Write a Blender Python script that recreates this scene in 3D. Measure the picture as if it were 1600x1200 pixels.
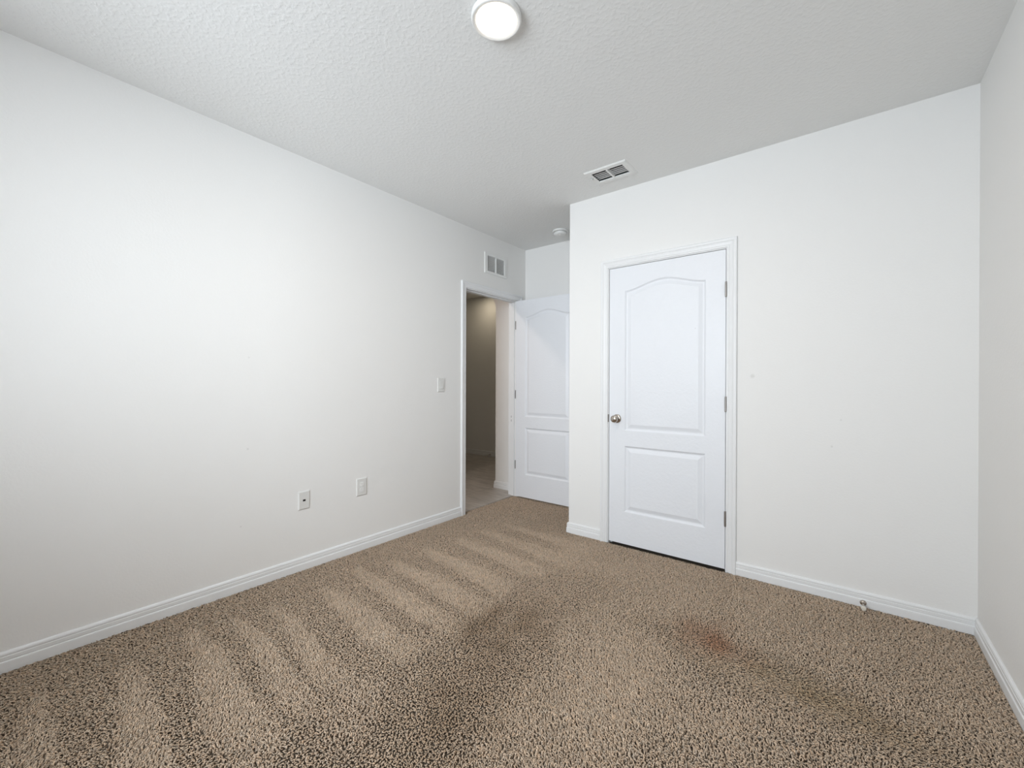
import bpy, bmesh, math
import numpy as np
from mathutils import Matrix, Vector

for o in list(bpy.data.objects):
    bpy.data.objects.remove(o, do_unlink=True)
scene = bpy.context.scene
COL = scene.collection

# ------------------------------------------------------------------ room measures (metres)
W = 3.217          # width, left wall at x = 0
YC = 2.956         # closet wall
XC = 0.979         # outer corner of the closet box
H = 2.620          # ceiling
YA = 3.688         # alcove wall
YB = -1.30         # window wall behind the camera
TH = 0.115         # wall thickness
FB = -0.014        # carpet backing level (pile tips reach about z = 0)

# ------------------------------------------------------------------ camera
cam_data = bpy.data.cameras.new('camera')
cam = bpy.data.objects.new('camera', cam_data)
COL.objects.link(cam)
yaw, pitch, roll = 0.665448, -0.001326, 0.003591
cam_data.sensor_fit = 'HORIZONTAL'
cam_data.sensor_width = 36.0
cam_data.lens = 662.12 * 36.0 / 1600.0
cam_data.clip_start = 0.01
cam.matrix_world = (Matrix.Translation((2.7147, 0.0, 1.18508)) @ Matrix.Rotation(yaw, 4, 'Z')
                    @ Matrix.Rotation(math.pi / 2 + pitch, 4, 'X') @ Matrix.Rotation(roll, 4, 'Z'))
scene.camera = cam

# ------------------------------------------------------------------ world, daylight, exposure
scene.view_settings.view_transform = 'Standard'
scene.view_settings.look = 'None'
scene.view_settings.gamma = 1.0
scene.view_settings.use_curve_mapping = False
scene.view_settings.exposure = 0.47

world = bpy.data.worlds.new('world')
scene.world = world
world.use_nodes = True
wn = world.node_tree.nodes
wn['Background'].inputs[0].default_value = (0.78, 0.88, 1.0, 1)
wn['Background'].inputs[1].default_value = 1.0

WIN_X0, WIN_X1, WIN_Z0, WIN_Z1 = 0.75, 2.35, 0.95, 2.30


def area_light(name, loc, rot, sx, sy, power, color, spread=180):
    ld = bpy.data.lights.new(name, 'AREA')
    ld.shape = 'RECTANGLE'
    ld.size, ld.size_y = sx, sy
    ld.energy = power
    ld.spread = math.radians(spread)
    ld.color = color
    lo = bpy.data.objects.new(name, ld)
    COL.objects.link(lo)
    lo.location = loc
    lo.rotation_euler = rot
    return lo


# daylight entering through the window in the wall behind the camera
area_light('window_daylight', ((WIN_X0 + WIN_X1) / 2 + 0.10, YB - TH - 0.42, (WIN_Z0 + WIN_Z1) / 2 - 0.02),
           (math.radians(93), 0, math.radians(26)), 1.75, 1.5, 112, (0.85, 0.925, 1.0), 170)
# added fill lights without fixtures, brightening the hall beyond the doorway
area_light('hall_fill', (-0.70, 2.35, H - 0.02), (0, 0, 0), 0.16, 0.16, 7, (1.0, 0.84, 0.72))
area_light('hall_end_fill', (-1.80, 4.88, H - 0.02), (0, 0, 0), 0.16, 0.16, 1.4, (1.0, 0.86, 0.64))


# ------------------------------------------------------------------ materials
def new_mat(name):
    m = bpy.data.materials.new(name)
    m.use_nodes = True
    nt = m.node_tree
    return m, nt, nt.nodes['Principled BSDF']


def paint(name, color, rough=0.6, bumps=None, spots=(), spec=0.3, spot_color=(0.35, 0.33, 0.30)):
    """flat paint; bumps = [(noise scale, detail, distance)], spots = scuffs [(x, y, z, radius)]"""
    m, nt, b = new_mat(name)
    b.inputs['Base Color'].default_value = (*color, 1)
    b.inputs['Roughness'].default_value = rough
    b.inputs['Specular IOR Level'].default_value = spec
    geo = nt.nodes.new('ShaderNodeNewGeometry')
    prev = None
    for (sc, det, dist, lo, hi) in (bumps or []):
        n = nt.nodes.new('ShaderNodeTexNoise')
        n.inputs['Scale'].default_value = sc
        n.inputs['Detail'].default_value = det
        nt.links.new(geo.outputs['Position'], n.inputs['Vector'])
        r = nt.nodes.new('ShaderNodeValToRGB')
        r.color_ramp.elements[0].position = lo
        r.color_ramp.elements[1].position = hi
        nt.links.new(n.outputs['Fac'], r.inputs['Fac'])
        bp = nt.nodes.new('ShaderNodeBump')
        bp.inputs['Strength'].default_value = 1.0
        bp.inputs['Distance'].default_value = dist
        nt.links.new(r.outputs['Color'], bp.inputs['Height'])
        if prev:
            nt.links.new(prev.outputs['Normal'], bp.inputs['Normal'])
        prev = bp
    if prev:
        nt.links.new(prev.outputs['Normal'], b.inputs['Normal'])
    last = None
    for (x, y, z, rad) in spots:
        d = nt.nodes.new('ShaderNodeVectorMath')
        d.operation = 'DISTANCE'
        d.inputs[1].default_value = (x, y, z)
        nt.links.new(geo.outputs['Position'], d.inputs[0])
        mr = nt.nodes.new('ShaderNodeMapRange')
        mr.inputs['From Min'].default_value = rad
        mr.inputs['From Max'].default_value = rad * 0.4
        mr.inputs['To Max'].default_value = 0.20
        nt.links.new(d.outputs['Value'], mr.inputs['Value'])
        mx = nt.nodes.new('ShaderNodeMix')
        mx.data_type = 'RGBA'
        nt.links.new(mr.outputs['Result'], mx.inputs[0])
        if last:
            nt.links.new(last.outputs[2], mx.inputs[6])
        else:
            mx.inputs[6].default_value = (*color, 1)
        mx.inputs[7].default_value = (*spot_color, 1)
        last = mx
    if last:
        nt.links.new(last.outputs[2], b.inputs['Base Color'])
    return m


def metal(name, color, rough):
    m, nt, b = new_mat(name)
    b.inputs['Base Color'].default_value = (*color, 1)
    b.inputs['Metallic'].default_value = 1.0
    b.inputs['Roughness'].default_value = rough
    geo = nt.nodes.new('ShaderNodeNewGeometry')
    n = nt.nodes.new('ShaderNodeTexNoise')
    n.inputs['Scale'].default_value = 300
    nt.links.new(geo.outputs['Position'], n.inputs['Vector'])
    mr = nt.nodes.new('ShaderNodeMapRange')
    mr.inputs['To Min'].default_value = rough * 0.85
    mr.inputs['To Max'].default_value = rough * 1.15
    nt.links.new(n.outputs['Fac'], mr.inputs['Value'])
    nt.links.new(mr.outputs['Result'], b.inputs['Roughness'])
    return m


WALLC = (0.86, 0.852, 0.832)
WALLB = [(90, 3, 0.0002, 0.35, 0.75)]
M_WALL = paint('wall_paint', WALLC, 0.7, WALLB)
M_WALL_L = paint('wall_paint_left', WALLC, 0.7, WALLB,
                 spots=[(0, 0.99, 1.33, .006), (0, 0.985, 0.80, .008), (0, 0.95, 0.36, .006), (0, 1.72, 1.42, .004)])
M_WALL_C = paint('wall_paint_closet', WALLC, 0.7, WALLB,
                 spots=[(2.27, YC, 1.235, .016), (2.70, YC, 0.99, .006), (2.66, YC, 0.84, .007), (1.08, YC, 0.46, .005)])
M_CEIL = paint('ceiling_texture', (0.85, 0.85, 0.835), 0.85, [(55, 3, 0.00065, 0.46, 0.66)], spec=0.15)
M_TRIM = paint('trim_enamel', (0.84, 0.845, 0.845), 0.38, [(14, 2, 0.0006, 0.2, 0.8)], spec=0.45)
M_DOOR = paint('door_enamel', (0.825, 0.842, 0.872), 0.40, [(60, 4, 0.0005, 0.3, 0.7)], spec=0.4,
               spots=[(1.935, YC, 1.555, .007)])
M_PLASTIC = paint('white_plastic', (0.82, 0.82, 0.80), 0.35, spec=0.5)
M_PLATE = paint('plate_plastic', (0.75, 0.745, 0.72), 0.40, spec=0.5)
M_VENT = paint('vent_enamel', (0.84, 0.84, 0.82), 0.42, spec=0.4)
M_DUCT = paint('duct_dark', (0.012, 0.012, 0.013), 0.8)
M_SLAT = paint('louver_shaded', (0.55, 0.55, 0.545), 0.5)  # vent enamel greyed, the louvers' shade is put into the colour
M_DARK = paint('dark_socket', (0.01, 0.008, 0.008), 0.5)
M_NICKEL = metal('satin_nickel', (0.52, 0.47, 0.42), 0.22)
M_HINGE = metal('hinge_steel', (0.36, 0.34, 0.32), 0.38)
M_RUBBER = paint('white_rubber', (0.72, 0.68, 0.60), 0.6)
M_BACKING = paint('carpet_backing', (0.10, 0.08, 0.06), 0.95)


def glass_mat():
    m, nt, b = new_mat('window_glass')
    tr = nt.nodes.new('ShaderNodeBsdfTransparent')
    gl = nt.nodes.new('ShaderNodeBsdfGlossy')
    gl.inputs['Roughness'].default_value = 0.02
    fr = nt.nodes.new('ShaderNodeFresnel')
    fr.inputs['IOR'].default_value = 1.45
    mx = nt.nodes.new('ShaderNodeMixShader')
    nt.links.new(fr.outputs[0], mx.inputs[0])
    nt.links.new(tr.outputs[0], mx.inputs[1])
    nt.links.new(gl.outputs[0], mx.inputs[2])
    nt.links.new(mx.outputs[0], nt.nodes['Material Output'].inputs['Surface'])
    return m


def tile_mat():
    m, nt, b = new_mat('hall_tile')
    geo = nt.nodes.new('ShaderNodeNewGeometry')
    br = nt.nodes.new('ShaderNodeTexBrick')
    br.offset = 0.0
    br.inputs['Scale'].default_value = 1.0
    br.inputs['Brick Width'].default_value = 0.45
    br.inputs['Row Height'].default_value = 0.45
    br.inputs['Mortar Size'].default_value = 0.003
    br.inputs['Color1'].default_value = (0.44, 0.40, 0.36, 1)
    br.inputs['Color2'].default_value = (0.49, 0.45, 0.41, 1)
    br.inputs['Mortar'].default_value = (0.30, 0.28, 0.26, 1)
    nt.links.new(geo.outputs['Position'], br.inputs['Vector'])
    mp = nt.nodes.new('ShaderNodeMapping')
    mp.inputs['Scale'].default_value = (2.2, 9, 1)
    nt.links.new(geo.outputs['Position'], mp.inputs['Vector'])
    n = nt.nodes.new('ShaderNodeTexNoise')
    n.inputs['Scale'].default_value = 2.0
    n.inputs['Detail'].default_value = 5
    n.inputs['Distortion'].default_value = 1.2
    nt.links.new(mp.outputs['Vector'], n.inputs['Vector'])
    mx = nt.nodes.new('ShaderNodeMix')
    mx.data_type = 'RGBA'
    mx.blend_type = 'OVERLAY'
    mx.inputs[0].default_value = 0.55
    nt.links.new(br.outputs['Color'], mx.inputs[6])
    nt.links.new(n.outputs['Fac'], mx.inputs[7])
    nt.links.new(mx.outputs[2], b.inputs['Base Color'])
    b.inputs['Roughness'].default_value = 0.32
    return m


def carpet_mat():
    m, nt, b = new_mat('carpet_yarn')
    at = nt.nodes.new('ShaderNodeAttribute')
    at.attribute_name = 'yarn_color'
    nt.links.new(at.outputs['Color'], b.inputs['Base Color'])
    b.inputs['Roughness'].default_value = 0.9
    b.inputs['Specular IOR Level'].default_value = 0.08
    b.inputs['Sheen Weight'].default_value = 0.08
    return m


def lamp_mat(strength):
    m, nt, b = new_mat('lamp_diffuser')
    b.inputs['Base Color'].default_value = (0.9, 0.88, 0.84, 1)
    b.inputs['Emission Color'].default_value = (1.0, 0.86, 0.70, 1)
    b.inputs['Emission Strength'].default_value = strength
    return m


M_GLASS = glass_mat()
M_TILE = tile_mat()
M_CARPET = carpet_mat()
M_LAMP = lamp_mat(4.5)


# ------------------------------------------------------------------ builders
class MB:
    """collects shapes into one mesh"""

    def __init__(self):
        self.v, self.f, self.smooth = [], [], []

    def add(self, verts, faces, smooth=False):
        k = len(self.v)
        self.v += [tuple(p) for p in verts]
        self.f += [tuple(i + k for i in f) for f in faces]
        self.smooth += [smooth] * len(faces)
        return self

    def box(self, x0, x1, y0, y1, z0, z1):
        v = [(x0, y0, z0), (x1, y0, z0), (x1, y1, z0), (x0, y1, z0),
             (x0, y0, z1), (x1, y0, z1), (x1, y1, z1), (x0, y1, z1)]
        f = [(0, 3, 2, 1), (4, 5, 6, 7), (0, 1, 5, 4), (1, 2, 6, 5), (2, 3, 7, 6), (3, 0, 4, 7)]
        return self.add(v, f)

    def prism(self, loop_a, loop_b, smooth=False):
        n = len(loop_a)
        f = [tuple(reversed(range(n))), tuple(range(n, 2 * n))]
        self.add(list(loop_a) + list(loop_b), f)
        k = len(self.v) - 2 * n
        side = [(k + i, k + (i + 1) % n, k + n + (i + 1) % n, k + n + i) for i in range(n)]
        self.f += side
        self.smooth += [smooth] * n
        return self

    def lathe(self, profile, origin, axis, seg=32, smooth=True):
        """profile [(radius, height)] spun about axis through origin; caps when radius is 0"""
        a = Vector(axis).normalized()
        t = a.orthogonal().normalized()
        b = a.cross(t)
        o = Vector(origin)
        vs, fs = [], []
        for r, h in profile:
            for i in range(seg):
                ang = 2 * math.pi * i / seg
                vs.append(o + a * h + (t * math.cos(ang) + b * math.sin(ang)) * r)
        for j in range(len(profile) - 1):
            for i in range(seg):
                i2 = (i + 1) % seg
                fs.append((j * seg + i, j * seg + i2, (j + 1) * seg + i2, (j + 1) * seg + i))
        return self.add(vs, fs, smooth)

    def sweep(self, path, normal, profile, closed=False):
        """mitred moulding: profile (a, b): a = in-plane offset to the right of travel, b = along normal"""
        n = Vector(normal)
        P = [Vector(p) for p in path]
        m = len(P)
        offs = []
        for i in range(m):
            d1 = (P[i] - P[i - 1]).normalized() if i > 0 else None
            d2 = (P[i + 1] - P[i]).normalized() if i < m - 1 else None
            s1 = d1.cross(n) if d1 else None
            s2 = d2.cross(n) if d2 else None
            if s1 is None:
                o = s2
            elif s2 is None:
                o = s1
            else:
                o = (s1 + s2) / (1 + s1.dot(s2))
            offs.append(o)
        k = len(profile)
        vs = [P[i] + offs[i] * a + n * b for i in range(m) for (a, b) in profile]
        fs = []
        for i in range(m - 1):
            for j in range(k):
                j2 = (j + 1) % k
                fs.append((i * k + j, i * k + j2, (i + 1) * k + j2, (i + 1) * k + j))
        fs.append(tuple(range(k)))
        fs.append(tuple(reversed(range((m - 1) * k, m * k))))
        return self.add(vs, fs)

    def build(self, name, mat, parent=None, bevel=0, origin=None):
        me = bpy.data.meshes.new(name)
        o0 = Vector(origin) if origin is not None else Vector((0, 0, 0))
        me.from_pydata([tuple(Vector(p) - o0) for p in self.v], [], self.f)
        me.validate()
        bm = bmesh.new()
        bm.from_mesh(me)
        bmesh.ops.remove_doubles(bm, verts=bm.verts, dist=1e-6)
        bmesh.ops.recalc_face_normals(bm, faces=bm.faces)
        bm.to_mesh(me)
        bm.free()
        if any(self.smooth):
            for p in me.polygons:
                p.use_smooth = True
            me.set_sharp_from_angle(angle=math.radians(40))
        me.materials.append(mat)
        ob = bpy.data.objects.new(name, me)
        COL.objects.link(ob)
        if parent:
            ob.parent = parent
        ob.location = o0 if parent is None else o0 - parent.matrix_basis.translation
        if bevel:
            bv = ob.modifiers.new('bevel', 'BEVEL')
            bv.width = bevel
            bv.segments = 2
            bv.limit_method = 'ANGLE'
            bv.angle_limit = math.radians(50)
        return ob


def tag(o, label, cat, group=None, kind=None):
    o['label'] = label
    o['category'] = cat
    if group:
        o['group'] = group
    if kind:
        o['kind'] = kind
    return o


def struct(o, label, cat):
    return tag(o, label, cat, kind='structure')


def empty(name, loc, label, cat, group=None, kind=None):
    o = bpy.data.objects.new(name, None)
    o.empty_display_size = 0.05
    COL.objects.link(o)
    o.location = loc
    return tag(o, label, cat, group, kind)


def slab_with_holes(a0, a1, b0, b1, t0, t1, holes, put):
    """rectangle a x b, thickness t, rectangular holes; put(a, b, t) -> xyz"""
    A = sorted({a0, a1, *[h[0] for h in holes], *[h[1] for h in holes]})
    B = sorted({b0, b1, *[h[2] for h in holes], *[h[3] for h in holes]})
    A = [a for a in A if a0 <= a <= a1]
    B = [b for b in B if b0 <= b <= b1]

    def solid(i, j):
        if not (0 <= i < len(A) - 1 and 0 <= j < len(B) - 1):
            return False
        ca, cb = (A[i] + A[i + 1]) / 2, (B[j] + B[j + 1]) / 2
        return not any(h[0] < ca < h[1] and h[2] < cb < h[3] for h in holes)

    mb = MB()

    def quad(*pts):
        mb.add([put(*p) for p in pts], [(0, 1, 2, 3)])

    for i in range(len(A) - 1):
        for j in range(len(B) - 1):
            if not solid(i, j):
                continue
            x0, x1, y0, y1 = A[i], A[i + 1], B[j], B[j + 1]
            for t in (t0, t1):
                quad((x0, y0, t), (x1, y0, t), (x1, y1, t), (x0, y1, t))
            if not solid(i - 1, j):
                quad((x0, y0, t0), (x0, y1, t0), (x0, y1, t1), (x0, y0, t1))
            if not solid(i + 1, j):
                quad((x1, y0, t0), (x1, y1, t0), (x1, y1, t1), (x1, y0, t1))
            if not solid(i, j - 1):
                quad((x0, y0, t0), (x1, y0, t0), (x1, y0, t1), (x0, y0, t1))
            if not solid(i, j + 1):
                quad((x0, y1, t0), (x1, y1, t0), (x1, y1, t1), (x0, y1, t1))
    return mb


# ------------------------------------------------------------------ shell
DL0, DL1, DLT = 2.776, 3.552, 2.050        # bedroom doorway in the left wall (clear opening)
JT = 0.018                                 # jamb thickness
DC0, DC1, DCT = 1.320, 2.122, 2.047        # closet opening (clear)
HX0, HX1, HY1 = -2.75, -TH, 5.22           # hall extents

# ceiling supply register and wall grille openings
CV = (1.346, 1.568, 2.614, 2.742)
WV = (3.066, 3.315, 2.272, 2.418)

mb = slab_with_holes(HX0 - TH, W + TH, YB - TH, HY1 + TH, H, H + 0.12, [CV], lambda a, b, t: (a, b, t))
struct(mb.build('ceiling', M_CEIL), 'white knockdown textured ceiling over the room', 'ceiling')

mb = slab_with_holes(YB, YA, FB, H, -TH, 0, [(DL0 - JT, DL1 + JT, FB - 1, DLT + JT), WV], lambda a, b, t: (t, a, b))
struct(mb.build('wall_left', M_WALL_L), 'long off white wall on the left with the doorway at its far end', 'wall')

mb = slab_with_holes(XC, W, FB, H, YC, YC + TH, [(DC0 - JT, DC1 + JT, FB - 1, DCT + JT)], lambda a, b, t: (a, t, b))
mb.box(XC, XC + TH, YC + TH, YA, FB, H)
struct(mb.build('wall_closet', M_WALL_C), 'off white closet wall holding the two panel closet door', 'wall')

mb = MB().box(W, W + TH, YB, YA, FB, H)
struct(mb.build('wall_right', M_WALL), 'off white wall at the right edge of the photo', 'wall')

mb = slab_with_holes(-TH, W + TH, FB, H, YB - TH, YB, [(WIN_X0, WIN_X1, WIN_Z0, WIN_Z1)], lambda a, b, t: (a, t, b))
struct(mb.build('wall_back', M_WALL), 'off white wall with the window, behind the camera', 'wall')

# alcove wall runs on into the hall and carries the rounded arch
AX0, AX1, ASP, AR = -1.15, -0.416, 2.00, 0.32
prof = [(HX0, FB), (HX0, H), (W + TH, H), (W + TH, FB), (AX1, FB), (AX1, ASP)]
for i in range(1, 13):
    t = math.pi / 2 * i / 12
    prof.append((AX1 - AR + AR * math.cos(t), ASP + AR * math.sin(t)))
for i in range(0, 12):
    t = math.pi / 2 + math.pi / 2 * i / 12
    prof.append((AX0 + AR + AR * math.cos(t), ASP + AR * math.sin(t)))
prof += [(AX0, ASP), (AX0, FB)]
mb = MB().prism([(x, YA, z) for x, z in prof], [(x, YA + TH, z) for x, z in prof])
struct(mb.build('wall_alcove', M_WALL), 'off white wall behind the open door, with a rounded arch in the hall', 'wall')

# hall beyond the doorway
mb = MB().box(HX0, 1.2, HY1, HY1 + TH, FB, H)
struct(mb.build('wall_hall_back', M_WALL), 'dim wall at the end of the hall seen through the doorway', 'wall')
mb = MB().box(HX0 - TH, HX0, 1.0 - TH, HY1 + TH, FB, H)
mb.box(HX0, -TH, 1.0 - TH, 1.0, FB, H)
struct(mb.build('wall_hall_left', M_WALL), 'hall wall out of sight beside the doorway', 'wall')
mb = MB().box(1.2, 1.2 + TH, YA + TH, HY1 + TH, FB, H)
struct(mb.build('wall_hall_right', M_WALL), 'hall wall out of sight behind the alcove', 'wall')

# floors
mb = MB().box(-0.047, W + TH, YB - TH, YA, FB - 0.08, FB)
struct(mb.build('floor', M_BACKING), 'carpeted bedroom floor', 'floor')
mb = MB().box(HX0 - TH, -0.047, 1.0 - TH, HY1 + TH, FB - 0.08, -0.003)
mb.box(-0.047, W + TH, YA, HY1 + TH, FB - 0.08, -0.003)
struct(mb.build('floor_hall', M_TILE), 'grey beige tiled hall floor beyond the doorway', 'floor')

# ------------------------------------------------------------------ trim
BBH = 0.076
BB = [(0, FB), (0.014, FB), (0.0150, 0.006), (0.0150, 0.030), (0.0142, 0.0355), (0.0110, 0.0375), (0.0100, 0.0400),
      (0.0118, 0.0425), (0.0118, 0.056), (0.0100, 0.0575), (0.0100, 0.0600), (0.0112, 0.0625), (0.0108, 0.0680),
      (0.0080, 0.0730), (0.0040, BBH), (0, BBH)]


def baseboard(name, path, label):
    mb = MB().sweep([(x, y, 0) for x, y in path], (0, 0, 1), BB)
    return struct(mb.build(name, M_TRIM), label, 'baseboard')


CW = 0.057
CAS = [(0, 0), (0, 0.008), (0.003, 0.0100), (0.010, 0.0105), (0.0125, 0.0085), (0.0150, 0.0105), (0.030, 0.0130),
       (0.034, 0.0150), (0.0365, 0.0135), (0.039, 0.0165), (0.050, 0.0175), (0.055, 0.0160), (CW, 0.0120), (CW, 0)]
# travel direction puts the room-side offset to the right of the path
baseboard('baseboard_left', [(0, YB), (0, DL0 - 0.006 - CW)], 'white grooved baseboard along the left wall')
baseboard('baseboard_closet',
          [(XC, YA), (XC, YC), (DC0 - 0.006 - CW, YC)], 'short white baseboard wrapping the closet corner left of the closet door')
baseboard('baseboard_front', [(DC1 + 0.006 + CW, YC), (W, YC)], 'white grooved baseboard between the closet door and the right wall')
baseboard('baseboard_right', [(W, YC), (W, YB)], 'white baseboard along the right wall')
baseboard('baseboard_alcove', [(0, YA), (XC, YA)], 'white baseboard behind the open door')
baseboard('baseboard_back', [(W, YB), (0, YB)], 'white baseboard below the window')
baseboard('baseboard_hall', [(AX1, YA + TH), (AX1, YA), (-TH - 0.012, YA)], 'short white baseboard on the hall wall beside the arch')
baseboard('baseboard_hall_back', [(HX0, HY1), (1.2, HY1)], 'dim baseboard at the end of the hall')


def casing(name, path, normal, label):
    mb = MB().sweep(path, normal, CAS)
    return struct(mb.build(name, M_TRIM), label, 'door casing')


RV = 0.006
tr1 = casing('trim_1', [(0, DL1 + RV, FB), (0, DL1 + RV, DLT + RV), (0, DL0 - RV, DLT + RV), (0, DL0 - RV, FB)], (1, 0, 0),
             'white casing around the open bedroom doorway')
tr2 = casing('trim_2', [(DC1 + RV, YC, FB), (DC1 + RV, YC, DCT + RV), (DC0 - RV, YC, DCT + RV), (DC0 - RV, YC, FB)], (0, -1, 0),
             'white casing around the closed closet door')

# bedroom door jamb with stops
mb = MB()
mb.box(-TH, 0, DL0 - JT, DL0, FB, DLT + JT)
mb.box(-TH, 0, DL1, DL1 + JT, FB, DLT + JT)
mb.box(-TH, 0, DL0, DL1, DLT, DLT + JT)
jb = struct(mb.build('trim_3', M_TRIM), 'white door jamb lining the bedroom doorway', 'door jamb')
mb = MB()
mb.box(-0.074, -0.038, DL0, DL0 + 0.010, FB, DLT)
mb.box(-0.074, -0.038, DL1 - 0.010, DL1, FB, DLT)
mb.box(-0.074, -0.038, DL0 + 0.010, DL1 - 0.010, DLT - 0.010, DLT)
mb.build('door_stop_strip', M_TRIM, jb)
mb = MB().box(-0.036, -0.006, DL0, DL0 + 0.0016, 0.905, 0.965)
mb.box(-0.008, 0.002, DL0 + 0.0006, DL0 + 0.0030, 0.918, 0.952)
mb.build('strike_plate', M_HINGE, jb)['label'] = 'dark metal strike plate'
# hall side casing
mb = MB().sweep([(-TH, DL0 - RV, FB), (-TH, DL0 - RV, DLT + RV), (-TH, DL1 + RV, DLT + RV), (-TH, DL1 + RV, FB)], (-1, 0, 0), CAS)
struct(mb.build('trim_4', M_TRIM), 'white casing on the hall side of the doorway', 'door casing')
# closet jamb
mb = MB()
mb.box(DC0 - JT, DC0, YC, YC + TH, FB, DCT + JT)
mb.box(DC1, DC1 + JT, YC, YC + TH, FB, DCT + JT)
mb.box(DC0, DC1, YC, YC + TH, DCT, DCT + JT)
mb.box(DC0, DC0 + 0.010, YC + 0.042, YC + 0.075, FB, DCT)
mb.box(DC1 - 0.010, DC1, YC + 0.042, YC + 0.075, FB, DCT)
mb.box(DC0 + 0.010, DC1 - 0.010, YC + 0.042, YC + 0.075, DCT - 0.010, DCT)
jc = struct(mb.build('trim_5', M_TRIM), 'white jamb inside the closet door casing', 'door jamb')


# ------------------------------------------------------------------ doors
def door_leaf(width, z0, z1, thick, bevel_d=0.0065):
    """moulded two panel leaf, face at y = 0 looking to -y, hinge/latch edges at x = 0 and x = width"""
    mb = MB()
    xl, xr = 0.120, width - 0.118
    U0, U1, RISE = 0.842, 1.868, 0.057
    L0, L1 = 0.244, 0.730
    N = 40
    INS = [(0.0, 0.0), (0.003, 0.0018), (0.011, 0.0095), (0.016, 0.0105), (0.021, 0.0100), (0.043, 0.0022), (0.046, 0.0012)]

    def loop_rect(a0, a1, b0, b1, d):
        pts = [(a0 + d, b0 + d), (a1 - d, b0 + d)]
        for i in range(N + 1):
            t = i / N
            pts.append((a1 - d - (a1 - a0 - 2 * d) * t, b1 - d))
        return pts

    def loop_arch(a0, a1, b0, b1, d):
        pts = [(a0 + d, b0 + d), (a1 - d, b0 + d)]
        for i in range(N + 1):
            t = i / N
            x = a1 - d - (a1 - a0 - 2 * d) * t
            s = (x - a0) / (a1 - a0)
            c = 0.5 - 0.5 * math.cos(2 * math.pi * s)
            pts.append((x, b1 + RISE * c ** 0.9 - d))
        return pts

    for sgn, y in ((1, 0.0), (-1, thick)):
        for fn, b0, b1 in ((loop_arch, U0, U1), (loop_rect, L0, L1)):
            loops = [[(x, y + sgn * dep, z) for x, z in fn(xl, xr, b0, b1, d)] for d, dep in INS]
            n = len(loops[0])
            vs = [p for l in loops for p in l]
            fs = []
            for k in range(len(loops) - 1):
                for i in range(n):
                    i2 = (i + 1) % n
                    fs.append((k * n + i, k * n + i2, (k + 1) * n + i2, (k + 1) * n + i))
            fs.append(tuple(range((len(loops) - 1) * n, len(loops) * n)))
            mb.add(vs, fs)
        q = lambda a0, a1, b0, b1: mb.add([(a0, y, b0), (a1, y, b0), (a1, y, b1), (a0, y, b1)], [(0, 1, 2, 3)])
        # stiles split at the rails so edges meet
        zs = [z0, L0, L1, U0, U1, z1]
        for k in range(5):
            q(0, xl, zs[k], zs[k + 1])
            q(xr, width, zs[k], zs[k + 1])
        q(xl, xr, z0, L0)
        lr = [(x, y, z) for x, z in loop_rect(xl, xr, L0, L1, 0)[2:]]
        mid = lr + [(xl, y, U0), (xr, y, U0)]
        mb.add(mid, [tuple(range(len(mid)))])
        ar = [(x, y, z) for x, z in loop_arch(xl, xr, U0, U1, 0)[2:]]
        top = ar + [(xl, y, z1), (xr, y, z1)]
        mb.add(top, [tuple(range(len(top)))])
    zs = [z0, 0.244, 0.730, 0.842, 1.868, z1]
    for k in range(5):
        for x in (0, width):
            mb.add([(x, 0, zs[k]), (x, thick, zs[k]), (x, thick, zs[k + 1]), (x, 0, zs[k + 1])], [(0, 1, 2, 3)])
    xs = [0, xl, xr, width]
    for k in range(3):
        for z in (z0, z1):
            mb.add([(xs[k], 0, z), (xs[k + 1], 0, z), (xs[k + 1], thick, z), (xs[k], thick, z)], [(0, 1, 2, 3)])
    return mb


def hinge_barrel(z, h=0.092, r=0.0062):
    mb = MB()
    k = 5
    step = h / k
    prof = [(0, -h / 2 - 0.004), (r * 0.7, -h / 2 - 0.003), (r, -h / 2)]
    for i in range(k):
        a = -h / 2 + i * step
        prof += [(r, a + 0.0006), (r, a + step - 0.0006), (r * 0.86, a + step - 0.0003), (r * 0.86, a + step + 0.0003)]
    prof += [(r, h / 2), (r * 0.7, h / 2 + 0.003), (0, h / 2 + 0.004)]
    mb.lathe(prof, (0, 0, z), (0, 0, 1), 14)
    return mb


def shift(mb, d):
    mb.v = [(x + d[0], y + d[1], z + d[2]) for x, y, z in mb.v]
    return mb


# closed closet door: hinges on its right, knob on its left
d1x0, d1x1 = 1.3235, 2.1185
mb = shift(door_leaf(d1x1 - d1x0, 0.009, 2.0435, 0.035), (d1x0, YC + 0.002, 0))
door1 = struct(mb.build('door_1', M_DOOR), 'closed white two panel closet door with an arched top panel', 'door')
for z in (1.788, 1.058, 0.330):
    mb = shift(hinge_barrel(z), (d1x1 + 0.0025, YC - 0.0055, 0))
    mb.box(d1x1 - 0.004, d1x1 + 0.0005, YC - 0.001, YC + 0.030, z - 0.045, z + 0.045)
    mb.build('hinge', M_HINGE, door1)['label'] = 'grey metal hinge knuckle'
kx, kz = 1.386, 0.927
mb = MB().lathe([(0, 0.0), (0.032, 0.0), (0.0325, -0.003), (0.030, -0.007), (0.022, -0.010), (0.014, -0.011)][::1],
                (kx, YC + 0.002, kz), (0, 1, 0), 40)
ros = mb.build('rosette', M_NICKEL, door1)
kn = [(0.0105, -0.009), (0.0100, -0.022), (0.0120, -0.028), (0.0190, -0.033), (0.0255, -0.040), (0.0278, -0.048),
      (0.0265, -0.056), (0.0210, -0.0625), (0.0120, -0.0660), (0, -0.067)]
MB().lathe(kn, (kx, YC + 0.002, kz), (0, 1, 0), 40).build('door_knob', M_NICKEL, door1)['label'] = 'satin nickel door knob'
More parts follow.
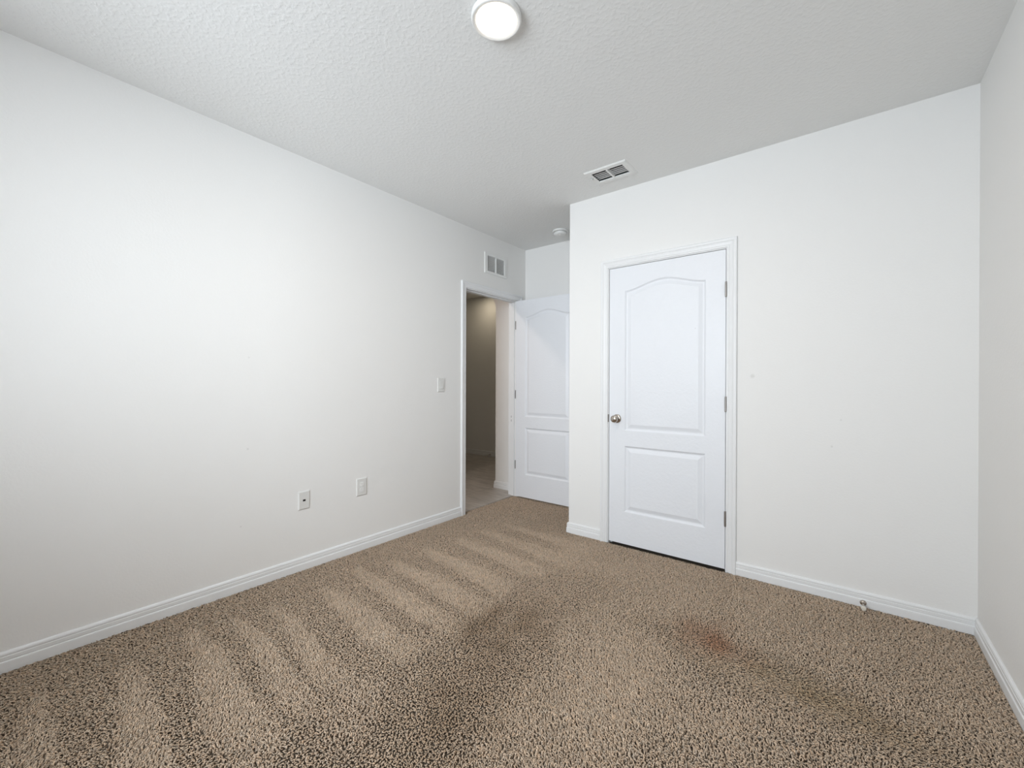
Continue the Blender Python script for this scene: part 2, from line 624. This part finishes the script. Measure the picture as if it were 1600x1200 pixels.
mb = MB().box(DC0 - 0.0085, DC0 + 0.0008, YC - 0.0025, YC + 0.030, kz - 0.029, kz + 0.029)
mb.build('strike_plate', M_HINGE, jc, bevel=0.001)['label'] = 'dark metal strike plate'

# bedroom door standing open at right angles against the alcove wall
d2x0, d2w, d2y = 0.010, 0.764, 3.512
mb = shift(door_leaf(d2w, 0.012, 2.0435, 0.035), (d2x0, d2y, 0))
door2 = struct(mb.build('door_2', M_DOOR), 'white two panel bedroom door standing open in the alcove', 'door')
for z in (1.800, 1.070, 0.330):
    mb = shift(hinge_barrel(z, 0.09), (0.0075, DL1 - 0.004, 0))
    mb.box(-0.030, 0.004, DL1 - 0.0022, DL1 - 0.0002, z - 0.044, z + 0.044)
    mb.box(d2x0 - 0.0018, d2x0 - 0.0001, d2y + 0.002, d2y + 0.034, z - 0.044, z + 0.044)
    mb.build('hinge', M_HINGE, door2)['label'] = 'grey metal hinge'
k2x = d2x0 + d2w - 0.060
for s, y in ((1, d2y), (-1, d2y + 0.035)):
    MB().lathe([(r, s * h) for r, h in [(0, 0.0), (0.032, 0.0), (0.0325, -0.003), (0.030, -0.007), (0.022, -0.010), (0.014, -0.011)]],
               (k2x, y, kz), (0, 1, 0), 32).build('rosette', M_NICKEL, door2)
    MB().lathe([(r, s * h) for r, h in kn], (k2x, y, kz), (0, 1, 0), 32).build('door_knob', M_NICKEL, door2)

# ------------------------------------------------------------------ window behind the camera
mb = MB()
fw_ = 0.05
yy0, yy1 = YB - 0.085, YB - 0.03
mb.box(WIN_X0, WIN_X0 + fw_, yy0, yy1, WIN_Z0, WIN_Z1)
mb.box(WIN_X1 - fw_, WIN_X1, yy0, yy1, WIN_Z0, WIN_Z1)
mb.box(WIN_X0 + fw_, WIN_X1 - fw_, yy0, yy1, WIN_Z0, WIN_Z0 + fw_)
mb.box(WIN_X0 + fw_, WIN_X1 - fw_, yy0, yy1, WIN_Z1 - fw_, WIN_Z1)
zm = (WIN_Z0 + WIN_Z1) / 2
mb.box(WIN_X0 + fw_, WIN_X1 - fw_, yy0, yy1, zm - 0.02, zm + 0.02)
win = struct(mb.build('window_1', M_TRIM), 'white framed single hung window behind the camera', 'window')
for a, b in ((WIN_Z0 + fw_, zm - 0.02), (zm + 0.02, WIN_Z1 - fw_)):
    MB().box(WIN_X0 + fw_, WIN_X1 - fw_, YB - 0.060, YB - 0.055, a, b).build('pane', M_GLASS, win)
MB().box(WIN_X0 - 0.03, WIN_X1 + 0.03, YB - 0.030, YB + 0.02, WIN_Z0 - 0.02, WIN_Z0).build('window_sill', M_TRIM, win, bevel=0.003)

# ------------------------------------------------------------------ ceiling light
LX, LY = 1.640, 1.262
cl = empty('ceiling_light', (LX, LY, H), 'round white flush ceiling light glowing warm at the top of the photo', 'light')
MB().lathe([(0, 0), (0.0945, 0), (0.0970, -0.002), (0.0975, -0.017), (0.0960, -0.0220), (0.0930, -0.0238), (0.0905, -0.0236),
            (0.0810, -0.0205), (0.0795, -0.0195), (0.0795, -0.006)], (LX, LY, H), (0, 0, 1), 64).build('trim_ring', M_PLASTIC, cl)
MB().lathe([(0.0795, -0.0150), (0.0790, -0.0200), (0.075, -0.0225), (0.050, -0.0250), (0.025, -0.0262), (0, -0.0265)],
           (LX, LY, H), (0, 0, 1), 64).build('diffuser', M_LAMP, cl)['label'] = 'glowing frosted diffuser'
lo = area_light('ceiling_lamp', (LX, LY, H - 0.030), (0, 0, 0), 0.15, 0.15, 7.0, (1.0, 0.88, 0.76))
lo.data.shape = 'DISK'

# ------------------------------------------------------------------ ceiling supply register
fx0, fx1, fy0, fy1 = 1.308, 1.608, 2.572, 2.780
ceil_vent = empty('ceiling_vent', ((fx0 + fx1) / 2, (fy0 + fy1) / 2, H), 'white rectangular air register on the ceiling in front of the closet wall', 'vent')
x0, x1, y0, y1 = CV


def ring_frame(outer, inner, levels, put):
    """picture-frame: levels [(0..1 from outer to inner, height)]"""
    mb = MB()
    loops = []
    for t, h in levels:
        a0 = outer[0] + (inner[0] - outer[0]) * t
        a1 = outer[1] + (inner[1] - outer[1]) * t
        b0 = outer[2] + (inner[2] - outer[2]) * t
        b1 = outer[3] + (inner[3] - outer[3]) * t
        loops.append([put(a0, b0, h), put(a1, b0, h), put(a1, b1, h), put(a0, b1, h)])
    vs = [p for l in loops for p in l]
    fs = []
    m = len(loops)
    for k in range(m):
        k2 = (k + 1) % m
        for i in range(4):
            i2 = (i + 1) % 4
            fs.append((k * 4 + i, k * 4 + i2, k2 * 4 + i2, k2 * 4 + i))
    return mb.add(vs, fs)


cput = lambda a, b, h: (a, b, H - h)
ring_frame((fx0, fx1, fy0, fy1), (x0, x1, y0, y1),
           [(0, 0.0), (0.0, 0.002), (0.14, 0.0085), (0.80, 0.0085), (1.0, 0.006), (1.0, -0.02), (0.9, 0.0)], cput).build('frame', M_VENT, ceil_vent)
xm = (x0 + x1) / 2
MB().box(xm - 0.006, xm + 0.006, y0, y1, H - 0.0085, H + 0.012).build('divider', M_VENT, ceil_vent)
for a0, a1 in ((x0 + 0.0005, xm - 0.006), (xm + 0.006, x1 - 0.0005)):
    mb = MB()
    for i in range(4):
        yc = y0 + 0.0425 + i * 0.0232
        ca, sa = math.cos(math.radians(-25)), math.sin(math.radians(-25))
        hw, th = 0.0046, 0.0006
        pts = [(-hw, -th), (hw, -th), (hw, th), (-hw, th)]
        lp = [(yc + p * ca - q * sa, H + 0.006 + p * sa + q * ca) for p, q in pts]
        mb.prism([(a0, y, z) for y, z in lp], [(a1, y, z) for y, z in lp])
    mb.build('louver_bank', M_SLAT, ceil_vent)['label'] = 'tilted louvers, greyed for shade'
mb = MB()
mb.box(x0 + 0.0002, x1 - 0.0002, y0 + 0.0002, y1 - 0.0002, H + 0.085, H + 0.09)
mb.box(x0 + 0.0002, x1 - 0.0002, y0 + 0.0002, y0 + 0.0010, H + 0.021, H + 0.085)
mb.box(x0 + 0.0002, x1 - 0.0002, y1 - 0.0010, y1 - 0.0002, H + 0.021, H + 0.085)
mb.box(x0 + 0.0002, x0 + 0.0010, y0 + 0.0010, y1 - 0.0010, H + 0.021, H + 0.085)
mb.box(x1 - 0.0010, x1 - 0.0002, y0 + 0.0010, y1 - 0.0010, H + 0.021, H + 0.085)
mb.build('duct_box', M_DUCT, ceil_vent)['label'] = 'dark duct interior'
mb = MB().box(x0 - 0.016, x0 - 0.012, y0 + 0.030, y0 + 0.052, H - 0.020, H - 0.0085)
mb.box(x0 - 0.020, x0 - 0.008, y0 + 0.030, y0 + 0.034, H - 0.022, H - 0.0085)
mb.build('damper_lever', M_VENT, ceil_vent)

# ------------------------------------------------------------------ return grille above the doorway
gy0, gy1, gz0, gz1 = 3.022, 3.356, 2.246, 2.447
wall_vent = empty('wall_vent', (0, (gy0 + gy1) / 2, gz0), 'white louvered return grille on the left wall above the doorway', 'vent')
wput = lambda a, b, h: (h, a, b)
ring_frame((gy0, gy1, gz0, gz1), WV, [(0, 0.0), (0, 0.003), (0.12, 0.009), (0.85, 0.009), (1, 0.007), (1, -0.02), (0.9, 0.0)], wput).build('frame', M_VENT, wall_vent)
ym = (WV[0] + WV[1]) / 2
MB().box(-0.012, 0.009, ym - 0.006, ym + 0.006, WV[2], WV[3]).build('divider', M_VENT, wall_vent)
for a0, a1 in ((WV[0] + 0.0005, ym - 0.006), (ym + 0.006, WV[1] - 0.0005)):
    mb = MB()
    n = 12
    for i in range(n):
        zc = WV[2] + 0.008 + i * (WV[3] - WV[2] - 0.014) / (n - 1)
        lp = [(x, z) for x, z in ((0.004, zc + 0.0026), (0.004, zc + 0.0036), (-0.008, zc - 0.0014), (-0.008, zc - 0.0024))]
        mb.prism([(x, a0, z) for x, z in lp], [(x, a1, z) for x, z in lp])
    mb.build('louver_bank', M_VENT, wall_vent)
mb = MB()
mb.box(-0.090, -0.086, WV[0] + 0.0002, WV[1] - 0.0002, WV[2] + 0.0002, WV[3] - 0.0002)
for a, b, c, d in ((WV[0] + 0.0002, WV[1] - 0.0002, WV[2] + 0.0002, WV[2] + 0.001), (WV[0] + 0.0002, WV[1] - 0.0002, WV[3] - 0.001, WV[3] - 0.0002),
                   (WV[0] + 0.0002, WV[0] + 0.001, WV[2] + 0.001, WV[3] - 0.001), (WV[1] - 0.001, WV[1] - 0.0002, WV[2] + 0.001, WV[3] - 0.001)):
    mb.box(-0.086, -0.021, a, b, c, d)
mb.build('duct_box', M_DUCT, wall_vent)['label'] = 'dark duct interior'

# ------------------------------------------------------------------ smoke detector
SX, SY = 0.612, 3.405
sd = empty('smoke_detector', (SX, SY, H), 'small round white smoke detector on the alcove ceiling', 'smoke detector')
MB().lathe([(0, 0), (0.069, 0), (0.072, -0.002), (0.072, -0.012), (0.069, -0.016), (0.050, -0.017), (0, -0.017)], (SX, SY, H), (0, 0, 1), 48).build('base', M_PLASTIC, sd)
MB().lathe([(0.050, -0.0165), (0.050, -0.0225), (0.058, -0.0230), (0.060, -0.026), (0.058, -0.036), (0.050, -0.043), (0.036, -0.047), (0.020, -0.0485), (0, -0.049)],
           (SX, SY, H), (0, 0, 1), 48).build('cover', M_PLASTIC, sd)
MB().lathe([(0.011, -0.0470), (0.011, -0.0505), (0.009, -0.0515), (0, -0.0515)], (SX + 0.01, SY - 0.015, H), (0, 0, 1), 20).build('test_button', M_PLASTIC, sd)


# ------------------------------------------------------------------ wall plates on the left wall
def wall_plate(y, z, w, h, t=0.0065):
    """bevelled cover plate on x = 0 centred at (y, z)"""
    mb = MB()
    lv = [(0, 0.0), (0, 0.0015), (0.0035, 0.0048), (0.0065, t)]
    loops = [[(d, y - w / 2 + i, z - h / 2 + i), (d, y + w / 2 - i, z - h / 2 + i), (d, y + w / 2 - i, z + h / 2 - i), (d, y - w / 2 + i, z + h / 2 - i)] for i, d in lv]
    vs = [p for l in loops for p in l]
    fs = [(0, 1, 2, 3), (12, 13, 14, 15)]
    for k in range(3):
        for i in range(4):
            i2 = (i + 1) % 4
            fs.append((k * 4 + i, k * 4 + i2, (k + 1) * 4 + i2, (k + 1) * 4 + i))
    return mb.add(vs, fs)


def screw(y, z, t, parent):
    mb = MB().lathe([(0.0032, 0), (0.0032, 0.0008), (0.002, 0.0014), (0, 0.0015)], (t, y, z), (1, 0, 0), 14)
    return mb.build('screw', M_PLATE, parent)


T = 0.0065
sy, sz = 2.475, 1.170
sw = empty('light_switch', (0, sy, sz - 0.060), 'white rocker light switch on the left wall beside the doorway', 'light switch')
wall_plate(sy, sz, 0.082, 0.122).build('cover_plate', M_PLATE, sw)
ring_frame((sy - 0.0195, sy + 0.0195, sz - 0.0355, sz + 0.0355), (sy - 0.0165, sy + 0.0165, sz - 0.0325, sz + 0.0325),
           [(0, T), (0, T + 0.0016), (1, T + 0.0016), (1, T)], wput).build('rocker_frame', M_PLATE, sw)
lp = [(T, sz - 0.032), (T + 0.0075, sz - 0.032), (T + 0.0025, sz + 0.002), (T + 0.0012, sz + 0.032), (T, sz + 0.032)]
MB().prism([(x, sy - 0.016, z) for x, z in lp], [(x, sy + 0.016, z) for x, z in lp]).build('rocker', M_PLATE, sw)
screw(sy, sz + 0.048, T, sw)
screw(sy, sz - 0.048, T, sw)

oy, oz = 1.719, 0.443
ol = empty('power_outlet', (0, oy, oz - 0.063), 'white duplex power outlet low on the left wall, nearer the doorway', 'outlet')
wall_plate(oy, oz, 0.083, 0.126).build('cover_plate', M_PLATE, ol)
for dz in (0.0195, -0.0195):
    mb = MB()
    n = 28
    pts = []
    for i in range(n):
        a = 2 * math.pi * i / n
        pts.append((oy + 0.0172 * math.cos(a), oz + dz + max(-0.0142, min(0.0142, 0.0172 * math.sin(a)))))
    rim = [(oy + (p - oy) * 1.0, q) for p, q in pts]
    mb.prism([(T - 0.001, p, q) for p, q in rim], [(T + 0.0030, p, q) for p, q in rim])
    rec = mb.build('receptacle', M_PLASTIC, ol)
    mb = MB()
    for dy, hh in ((-0.0062, 0.0046), (0.0062, 0.0040)):
        mb.box(T + 0.0029, T + 0.0033, oy + dy - 0.0015, oy + dy + 0.0015, oz + dz + 0.004 - hh, oz + dz + 0.004 + hh)
    mb.lathe([(0.0036, 0), (0.0036, 0.0005), (0, 0.0005)], (T + 0.0029, oy, oz + dz - 0.0078), (1, 0, 0), 14)
    mb.build('slots', M_DARK, rec)['label'] = 'dark plug slots'
screw(oy, oz, T, ol)

jy, jz = 1.309, 0.435
jk = empty('cable_wall_plate', (0, jy, jz - 0.058), 'white cable wall plate with a small dark jack, left of the outlet', 'wall plate')
wall_plate(jy, jz, 0.074, 0.117).build('cover_plate', M_PLATE, jk)
mb = MB()
mb.box(T - 0.001, T + 0.0012, jy - 0.0085, jy + 0.0085, jz - 0.0060, jz + 0.0060)
mb.build('jack', M_DARK, jk, bevel=0.001)['label'] = 'dark jack opening'
screw(jy, jz + 0.045, T, jk)
screw(jy, jz - 0.045, T, jk)


# ------------------------------------------------------------------ door stops on the baseboards
def door_stop(name, x, y, z, label, group=None):
    """rigid stop sticking out to -y"""
    r = empty(name, (x, y, z), label, 'door stop', group)
    MB().lathe([(0, 0), (0.0145, 0), (0.0148, -0.002), (0.0125, -0.006), (0.0075, -0.009), (0.0052, -0.012)], (x, y, z), (0, 1, 0), 24).build('flange', M_NICKEL, r)
    MB().lathe([(0.0050, -0.008), (0.0046, -0.030), (0.0046, -0.062), (0.0085, -0.064), (0.0095, -0.066), (0.0095, -0.070)], (x, y, z), (0, 1, 0), 20).build('rod', M_NICKEL, r)
    MB().lathe([(0.0112, -0.067), (0.0118, -0.070), (0.0115, -0.077), (0.0095, -0.081), (0.006, -0.0825), (0, -0.083)], (x, y, z), (0, 1, 0), 24).build('rubber_tip', M_RUBBER, r)['label'] = 'pale rubber tip'
    return r


door_stop('door_stop', 2.797, YC - 0.0148, 0.020, 'nickel door stop with a pale tip on the baseboard right of the closet door', 'door stops')
hs = door_stop('door_stop', -1.815, HY1 - 0.0148, 0.026, 'tiny dark door stop on the hall baseboard seen through the doorway', 'door stops')


# ------------------------------------------------------------------ carpet pile
def build_carpet():
    rng = np.random.default_rng(7)
    sp = 0.0066
    regions = [(0.0, W, YB, YC), (0.0, XC, YC, YA), (-0.045, 0.0, DL0, DL1)]
    P = []
    for (a0, a1, b0, b1) in regions:
        nx, ny = max(1, int((a1 - a0) / sp)), max(1, int((b1 - b0) / sp))
        gx, gy = np.meshgrid((np.arange(nx) + .5) * (a1 - a0) / nx + a0, (np.arange(ny) + .5) * (b1 - b0) / ny + b0)
        P.append(np.stack([gx.ravel(), gy.ravel()], 1))
    P = np.concatenate(P)
    n = len(P)
    P += rng.normal(0, sp * 0.33, P.shape)
    x, y = P[:, 0], P[:, 1]

    def blob(cx, cy, rx, ry, ang=0.0):
        c, s = math.cos(ang), math.sin(ang)
        dx, dy = x - cx, y - cy
        u, v = (dx * c + dy * s) / rx, (-dx * s + dy * c) / ry
        return np.exp(-(u * u + v * v))

    def wob(f, seed):
        r = np.random.default_rng(seed)
        out = np.zeros(n)
        for _ in range(7):
            k = r.normal(0, f, 2)
            out += np.sin(k[0] * x + k[1] * y + r.uniform(0, 6.28))
        return out / 2.6

    # lay of the pile: +1 brushed away from the camera side, -1 brushed towards it
    lay = 0.18 * wob(5, 3)
    bands = [-0.45, -0.2, 0.0, 0.155, 0.40, 0.655, 0.835, 0.99, 1.265, 1.525, 1.745, 2.005, 2.30, 2.55, 2.80]
    x0s = [.3, .3, .3, .30, .34, .24, .28, .32, .32, .24, .31, .33, .38, .4, .45]
    for yb, xs in zip(bands, x0s):
        t = np.clip((x - xs) / 0.7, 0, 1)
        half = 0.008 + 0.070 * np.sqrt(t) * (0.75 if abs(yb - .835) < .1 or abs(yb - .99) < .1 else 1)
        edge = y - (yb - 0.075 * t) + 0.012 * wob(14, 11)
        inside = 1 / (1 + np.exp((np.abs(edge) - half) / 0.012))
        fade = np.clip((x - xs + 0.02) / 0.06, 0, 1) * np.clip((1.32 - x) / 0.35, 0, 1)
        lay += 1.75 * inside * fade
    lay -= 0.95 * np.clip((1.25 - x) / 0.3, 0, 1)
    w1 = 0.07 * wob(7, 21)
    lane = lambda c, hw, s=0.07: 1 / (1 + np.exp((np.abs(x + w1 - c) - hw) / s * 2.2))
    yl = np.clip((y - 0.3) / 0.5, 0, 1) * np.clip((2.45 - y) / 0.35, 0, 1)
    lay -= 1.3 * lane(1.50 - 0.10 * (y - 1.4), 0.19) * yl
    lay += 0.55 * blob(2.0, 1.62, .22, .35) + 0.35 * blob(1.95, 1.1, .25, .4) + .3 * blob(2.35, 1.55, .2, .15)
    lay -= 1.6 * blob(2.50, 1.99, .42, .12, -0.15) + 0.6 * blob(2.20, 2.02, .18, .08)
    lay -= 0.6 * blob(0.58, 2.62, .35, .10, 0.1) + 0.4 * blob(0.86, 2.50, .2, .08)
    lay += 0.25 * blob(1.4, 2.6, .5, .15)
    lay = np.clip(lay, -1.2, 1.2)

    away = np.array([-0.75, 0.66])
    L = rng.uniform(0.0125, 0.0165, n)                      # yarn length
    R = rng.uniform(0.0017, 0.0025, n)
    az = rng.uniform(0, 2 * np.pi, n)
    lean = away[None] * (lay[:, None] * 1.5) + np.stack([np.cos(az), np.sin(az)], 1) * rng.uniform(0.25, 0.75, n)[:, None]
    k = np.linalg.norm(lean, axis=1)
    up = 0.62
    d1 = np.concatenate([lean * 0.45, np.full((n, 1), 1.0)], 1)
    d1 /= np.linalg.norm(d1, axis=1)[:, None]
    d2 = np.concatenate([lean * 1.0, np.full((n, 1), up)], 1)
    d2 /= np.linalg.norm(d2, axis=1)[:, None]
    az2 = az + rng.normal(0, 1.0, n)
    d3 = np.concatenate([lean * 0.9 + np.stack([np.cos(az2), np.sin(az2)], 1) * 1.2, np.full((n, 1), 0.25)], 1)
    d3 /= np.linalg.norm(d3, axis=1)[:, None]
    base = np.concatenate([P, np.full((n, 1), FB - 0.001)], 1)
    c0 = base
    c1 = c0 + d1 * (L * 0.40)[:, None]
    c2 = c1 + d2 * (L * 0.33)[:, None]
    c3 = c2 + d3 * (L * 0.27)[:, None]
    tip = c3 + d3 * (R * 0.9)[:, None]
    side = np.stack([-d2[:, 1], d2[:, 0], np.zeros(n)], 1)
    side /= np.linalg.norm(side, axis=1)[:, None] + 1e-9
    rings = []
    S = 3
    for c, d, rr in ((c0, d1, 0.8), (c1, d1 + d2, 1.0), (c2, d2 + d3, 1.05), (c3, d3, 0.85)):
        dd = d / (np.linalg.norm(d, axis=1)[:, None] + 1e-9)
        s = side - dd * (side * dd).sum(1)[:, None]
        s /= np.linalg.norm(s, axis=1)[:, None] + 1e-9
        b = np.cross(dd, s)
        for j in range(S):
            a = 2 * np.pi * j / S + 0.4
            rings.append(c + (s * math.cos(a) + b * math.sin(a)) * (R * rr)[:, None])
    V = np.stack(rings + [tip], 1)                        # n, 13, 3
    nv = V.shape[1]
    # keep yarn inside the room and clear of the baseboards
    V[..., 0] = np.where((V[..., 1] > DL0) & (V[..., 1] < DL1), np.clip(V[..., 0], -0.046, 9), np.clip(V[..., 0], 0.0145, 9))
    V[..., 0] = np.clip(V[..., 0], -1, W - 0.0145)
    V[..., 1] = np.where(V[..., 0] > XC - 0.0145, np.clip(V[..., 1], YB + 0.0145, YC - 0.0145), np.clip(V[..., 1], YB + 0.0145, YA - 0.0145))
    quads = []
    for r in range(3):
        for j in range(S):
            j2 = (j + 1) % S
            quads.append((r * S + j, r * S + j2, (r + 1) * S + j2, (r + 1) * S + j))
    tris = [(3 * S + j, 3 * S + (j + 1) % S, 4 * S) for j in range(S)]
    loops1 = np.array([i for q in quads for i in q] + [i for t in tris for i in t], dtype=np.int32)
    tot1 = np.array([4] * len(quads) + [3] * len(tris), dtype=np.int32)
    nl, nf = len(loops1), len(tot1)
    loops = (loops1[None] + (np.arange(n, dtype=np.int32) * nv)[:, None]).ravel()
    starts = (np.concatenate([[0], np.cumsum(tot1)[:-1]])[None] + (np.arange(n) * nl)[:, None]).ravel().astype(np.int32)
    me = bpy.data.meshes.new('carpet')
    me.vertices.add(n * nv)
    me.vertices.foreach_set('co', V.reshape(-1).astype(np.float32))
    me.loops.add(n * nl)
    me.loops.foreach_set('vertex_index', loops)
    me.polygons.add(n * nf)
    me.polygons.foreach_set('loop_start', starts)
    me.update(calc_edges=True)
    me.polygons.foreach_set('use_smooth', np.ones(n * nf, dtype=bool))
    # yarn colours: mixed beige strands, a reddish stain and darker brown lanes
    base_c = np.array([0.62, 0.482, 0.358])
    v = np.clip(rng.normal(1.0, 0.13, n), 0.6, 1.35)
    col = base_c[None] * v[:, None]
    warm = rng.normal(0, 0.03, n)
    col *= np.stack([1 + warm, np.ones(n), 1 - warm], 1)

    def tint(w, c, amt):
        nonlocal col
        w = np.clip(w * amt, 0, 1)[:, None]
        col = col * (1 - w) + col * np.array(c)[None] * w

    rag = 1 + 0.35 * wob(22, 5)
    tint((blob(2.20, 2.16, .11, .13) + .7 * blob(2.31, 2.09, .10, .07)) * rag, (0.86, 0.66, 0.58), 0.75)  # reddish stain
    tint((blob(1.30, 1.62, .12, .2) + blob(1.60, 1.1, .2, .3) + blob(1.47, 1.6, .15, .3)) * rag, (0.72, 0.68, 0.63), 0.8)  # darker tone along the long lane
    tint(blob(2.58, 2.0, .36, .11, -.15) * rag, (0.78, 0.75, 0.66), 0.8)  # darker tone along the short lane to the right
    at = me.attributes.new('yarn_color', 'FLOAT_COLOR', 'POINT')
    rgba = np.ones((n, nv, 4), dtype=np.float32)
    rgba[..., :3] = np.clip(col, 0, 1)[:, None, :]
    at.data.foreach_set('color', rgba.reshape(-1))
    me.materials.append(M_CARPET)
    me.validate()
    ob = bpy.data.objects.new('carpet', me)
    COL.objects.link(ob)
    return tag(ob, 'beige twisted pile carpet with vacuum stripes covering the bedroom floor', 'carpet', kind='stuff')


build_carpet()
